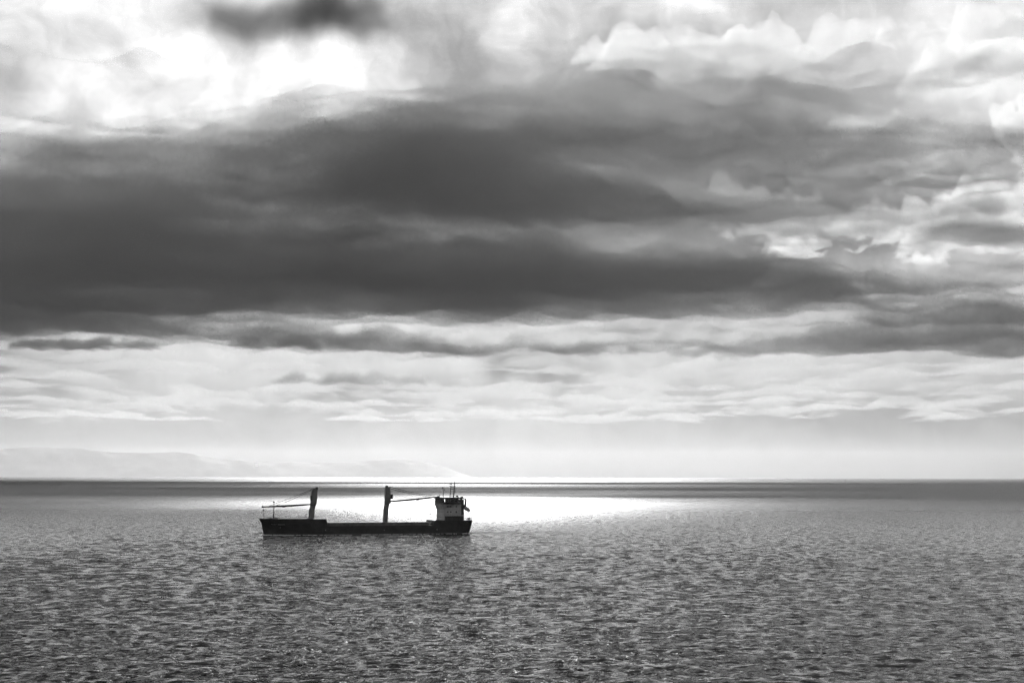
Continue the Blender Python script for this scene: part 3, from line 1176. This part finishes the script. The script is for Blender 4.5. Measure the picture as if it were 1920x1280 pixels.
    m.tube([P(873.4, 935.8, -2.4), P(873.4, 935.8, 2.4)], .3, 6)
    m.tube([P(864, 936, -2.4), P(869.4, 940.6, -2.4)], .07, 5)
    gan = m.build('boat_gantry', M_DARK, ship)
    a = P(867, 932.2)
    MB().box(a[0] - .35, a[0] + .35, -.5, .5, a[2] - .5, a[2] + .4).build('gantry_winch', M_DARK, gan)
    # boat: a closed capsule lying nose-down on its ramp
    A, Bp = P(867.6, 948.4, -.6), P(882.6, 958.4, -.6)
    secs = []
    dx, dz = Bp[0] - A[0], Bp[2] - A[2]
    L = math.hypot(dx, dz)
    nx_, nz_ = -dz / L, dx / L
    for t, r in ((0, .12), (.05, .6), (.16, .98), (.35, 1.12), (.6, 1.08), (.8, .86), (.92, .5), (1.0, .1)):
        cx, cz = A[0] + dx * t, A[2] + dz * t
        ring = []
        for kk in range(12):
            ang = 2 * math.pi * kk / 12
            oy, on = math.cos(ang) * r * 1.05, math.sin(ang) * r * .9
            ring.append((cx + nx_ * on, oy - .6, cz + nz_ * on))
        secs.append(ring)
    lb = MB().loft(secs).build('lifeboat', M_BOAT, ship, smooth=True)
    t = .18
    cx, cz = A[0] + dx * t + nx_ * .9, A[2] + dz * t + nz_ * .9
    MB().box(cx - .6, cx + .6, -1.1, -.1, cz - .4, cz + .45).build('boat_hatch', M_BOAT, lb, bevel=.1)
    m = MB()
    for yy in (-1.7, .6):
        m.tube([P(864.5, 950.6, yy), P(884.0, 963.2, yy)], .16, 6)
    for (ua, va, ub, vb) in ((866, 952, 862, 961), (872, 956.2, 869, 966.5), (878.6, 960, 879.4, 975), (872, 956.2, 876.5, 966.5), (883, 962.6, 884.0, 975.5)):
        for yy in (-1.7, .6):
            m.tube([P(ua, va, yy), P(ub, vb, yy)], .12, 5)
    m.build('boat_ramp', M_DARK, ship)
    # boat deck with its pale edge, poop house below
    zbd = sz(966.6, 850, -8.2)
    xe = sx(873, -8.2)
    MB().box(xf + .2, xe, -8.2, 8.2, zbd - .16, zbd + .16).build('boat_deck', M_HOUSE, ship)
    MB().box(xf + .5, xe - .8, -yw - .14, -yw - .03, zm - .3, zbd - .3).build('recess_shade_panel', M_DARK, ship)  # dark panel on the wall, painting in the shade under the boat deck
    MB().box(xr - .3, sx(869, -5.5), -5.5, 5.5, zm - .8, zbd - .16).build('poop_house', M_HOUSE, ship)
    m = MB()
    for i in range(9):
        x = xf + .6 + (xe - xf - 1.2) * i / 8
        m.tube([(x, -8.05, zm - .2), (x, -8.05, zbd - .1)], .08, 5)
    m.build('deck_pillar', M_DARK, ship)
    m = MB()
    for i in range(12):
        x = xf + .4 + (xe - xf - .6) * i / 11
        m.tube([(x, -8.1, zbd), (x, -8.1, zbd + 1.0)], .035, 5)
    m.tube([(xf + .4, -8.1, zbd + 1.0), (xe, -8.1, zbd + 1.0)], .04, 5)
    m.build('boat_deck_rail', M_DARK, ship)
    m = MB()
    xs0 = xe + .3
    for i in range(7):
        x = xs0 + (st_x - .5 - xs0) * i / 6
        m.tube([(x, -7.2, zm - .1), (x, -7.2, zm + 1.1)], .07, 5)
    for zz in (.4, .75, 1.1):
        m.tube([(xs0, -7.2, zm + zz), (st_x - .5, -7.2, zm + zz)], .07, 5)
    for i in range(8):
        y = -7.2 + 14.4 * i / 7
        m.tube([(st_x - .5, y, zm - .1), (st_x - .5, y, zm + 1.1)], .045, 5)
    for zz in (.4, .75, 1.1):
        m.tube([(st_x - .5, -7.2, zm + zz), (st_x - .5, 7.2, zm + zz)], .04, 5)
    m.build('stern_rail', M_DARK, ship)
    es = MB().tube([P(883.6, 976), P(884.6, 966)], .07, 5).build('ensign_staff', M_DARK, ship)
    for u, v0, v1 in ((880.4, 969, 976), (877.4, 971, 976)):
        a = P(u, v1, -3)
        MB().tube([(a[0], -3, a[2]), (a[0], -3, sz(v0, u, -3))], [.3, .22], 8).build('mooring_fitting', M_DARK, ship)
    # gear forward of the house
    a = P(808.5, 978, 0)
    c = P(807.2, 963.4, 0)
    dv = MB()
    dv.tube([(a[0], 0, a[2] - 1), (a[0], 0, sz(970, 807)), (a[0] + 1.2, 0, sz(969, 807)), (a[0] + 1.6, 0, sz(969, 807))], .12, 6)
    dv.build('deck_davit', M_DARK, ship)
    MB().tube([(c[0], 0, sz(969.6, 807)), (c[0], 0, c[2] - .2)], .06, 5).build('vent_pipe', M_DARK, ship)
    vh = P(807.0, 963.4, 0)
    MB().tube([(vh[0] - .25, 0, vh[2] - .3), (vh[0] + .25, 0, vh[2] + .3)], [.3, .34], 8).build('vent_head', M_DARK, ship)
    a, b = sx(803, -4), sx(814, -4)
    vs = [(a, -5, top_m), (b, -5, top_m), (b, -5, sz(976.6, 812)), (a + 2.0, -5, sz(977.6, 806)),
          (a, 5, top_m), (b, 5, top_m), (b, 5, sz(976.6, 812)), (a + 2.0, 5, sz(977.6, 806))]
    MB().add(vs, [(0, 1, 2, 3), (7, 6, 5, 4), (0, 4, 5, 1), (1, 5, 6, 2), (2, 6, 7, 3), (3, 7, 4, 0)]).build('mast_house', M_DECK, ship)
    return ship, half, bow_x0, st_x


SHIP, hull_half, BOW_X, STERN_X = build_ship()


# ------------------------------------------------------------------ foam along the hull and the wake
def build_wake():
    m, nt, out = new_mat('foam')
    p = nt.nodes.new('ShaderNodeBsdfPrincipled')
    p.inputs['Base Color'].default_value = (0.45, 0.45, 0.45, 1)
    p.inputs['Roughness'].default_value = 0.7
    nt.links.new(p.outputs[0], out.inputs['Surface'])
    rng = random.Random(4)
    mb = MB()

    def lump(x, y, lx, ly, h):
        n = 7
        ring = [(x + math.cos(2 * math.pi * i / n) * lx * rng.uniform(.6, 1.2), y + math.sin(2 * math.pi * i / n) * ly * rng.uniform(.6, 1.2), -.35) for i in range(n)]
        top = [(x + (a - x) * .45, y + (b - y) * .45, h * rng.uniform(.6, 1.1)) for a, b, c in ring]
        mb.loft([ring, top])
    for i in range(110):
        t = rng.random() ** 1.5
        x = BOW_X - .4 + t * 34
        lump(x, -hull_half(x, .05, .3) - .3 - rng.random() * (.3 + t * 2.0), rng.uniform(.3, 1.1), .25, .32 - .14 * t)
    for i in range(120):
        x = BOW_X + 30 + rng.random() * (STERN_X - BOW_X - 32)
        lump(x, -hull_half(x, .05, .3) - .25 - rng.random() * 1.2, rng.uniform(.4, 1.4), .22, .16)
    for i in range(150):
        t = rng.random()
        lump(STERN_X + t * 45, rng.gauss(0, 3.0 + 4 * t), rng.uniform(.4, 1.3), .5, .2 * (1 - t) + .06)
    o = mb.build('wake', m)
    o['kind'] = 'stuff'
    o.location = SHIP.location
    o.rotation_euler = SHIP.rotation_euler


build_wake()


# ------------------------------------------------------------------ small far things
def build_far():
    boat = bpy.data.objects.new('sailing_boat', None)
    COL.objects.link(boat)
    d = 9000.0
    boat.location = (d * 0.2335, d, 0)
    boat['label'] = 'tiny sailing boat standing on the horizon at the right'
    boat['category'] = 'sailing boat'
    secs = []
    for x, b in ((-7, .05), (-4, 1.4), (0, 2.1), (4, 1.9), (6.5, 1.3)):
        secs.append([(x, -b, -.4), (x, b, -.4), (x, b * 1.15, 1.2), (x, -b * 1.15, 1.2)])
    MB().loft(secs).build('hull', simple_mat('boat_hull', .5), boat)
    MB().tube([(-1, 0, 1), (-1, 0, 22)], [.12, .06], 6).build('mast', M_DARK, boat)
    sail = MB()
    sail.add([(-.8, -.03, 2.2), (5.2, -.25, 2.2), (-.8, -.03, 21), (2.4, .5, 9), (-.8, .05, 2.2), (5.2, -.15, 2.2), (-.8, .05, 21), (2.4, .6, 9)],
             [(0, 1, 3), (1, 2, 3), (0, 3, 2), (4, 7, 5), (5, 7, 6), (4, 6, 7), (0, 4, 5, 1), (1, 5, 6, 2), (2, 6, 4, 0)])
    sail.build('sail', simple_mat('sail_cloth', .35), boat)

    house = bpy.data.objects.new('white_building', None)
    COL.objects.link(house)
    az = rad(-10.15)
    r = HILL_D - 1060
    house.location = (math.sin(az) * r, math.cos(az) * r, 505)
    house.rotation_euler = (0, 0, -az)
    house['label'] = 'small white building on the hazy hillside at the left'
    house['category'] = 'building'
    w = simple_mat('white_wall', .85)
    MB().box(-55, 55, -20, 20, -60, 42).build('wall', w, house)
    MB().add([(-58, -23, 42), (58, -23, 42), (58, 23, 42), (-58, 23, 42), (-58, 0, 62), (58, 0, 62)],
             [(0, 1, 5, 4), (2, 3, 4, 5), (0, 4, 3), (1, 2, 5), (3, 2, 1, 0)]).build('roof', w, house)


build_far()

# ------------------------------------------------------------------ haze
def build_haze():
    me = bpy.data.meshes.new('haze')
    bm = bmesh.new()
    bmesh.ops.create_cube(bm, size=2)
    bm.to_mesh(me)
    bm.free()
    o = bpy.data.objects.new('haze', me)
    o.location = (0, 0, 649)
    o.scale = (72000, 72000, 651)
    o['kind'] = 'stuff'
    COL.objects.link(o)
    m, nt, out = new_mat('haze')
    pv = nt.nodes.new('ShaderNodeVolumePrincipled')
    pv.inputs['Color'].default_value = (1, 1, 1, 1)
    pv.inputs['Density'].default_value = 7.0e-6
    pv.inputs['Anisotropy'].default_value = 0.6
    nt.links.new(pv.outputs[0], out.inputs['Volume'])
    m.cycles.homogeneous_volume = True
    me.materials.append(m)


build_haze()
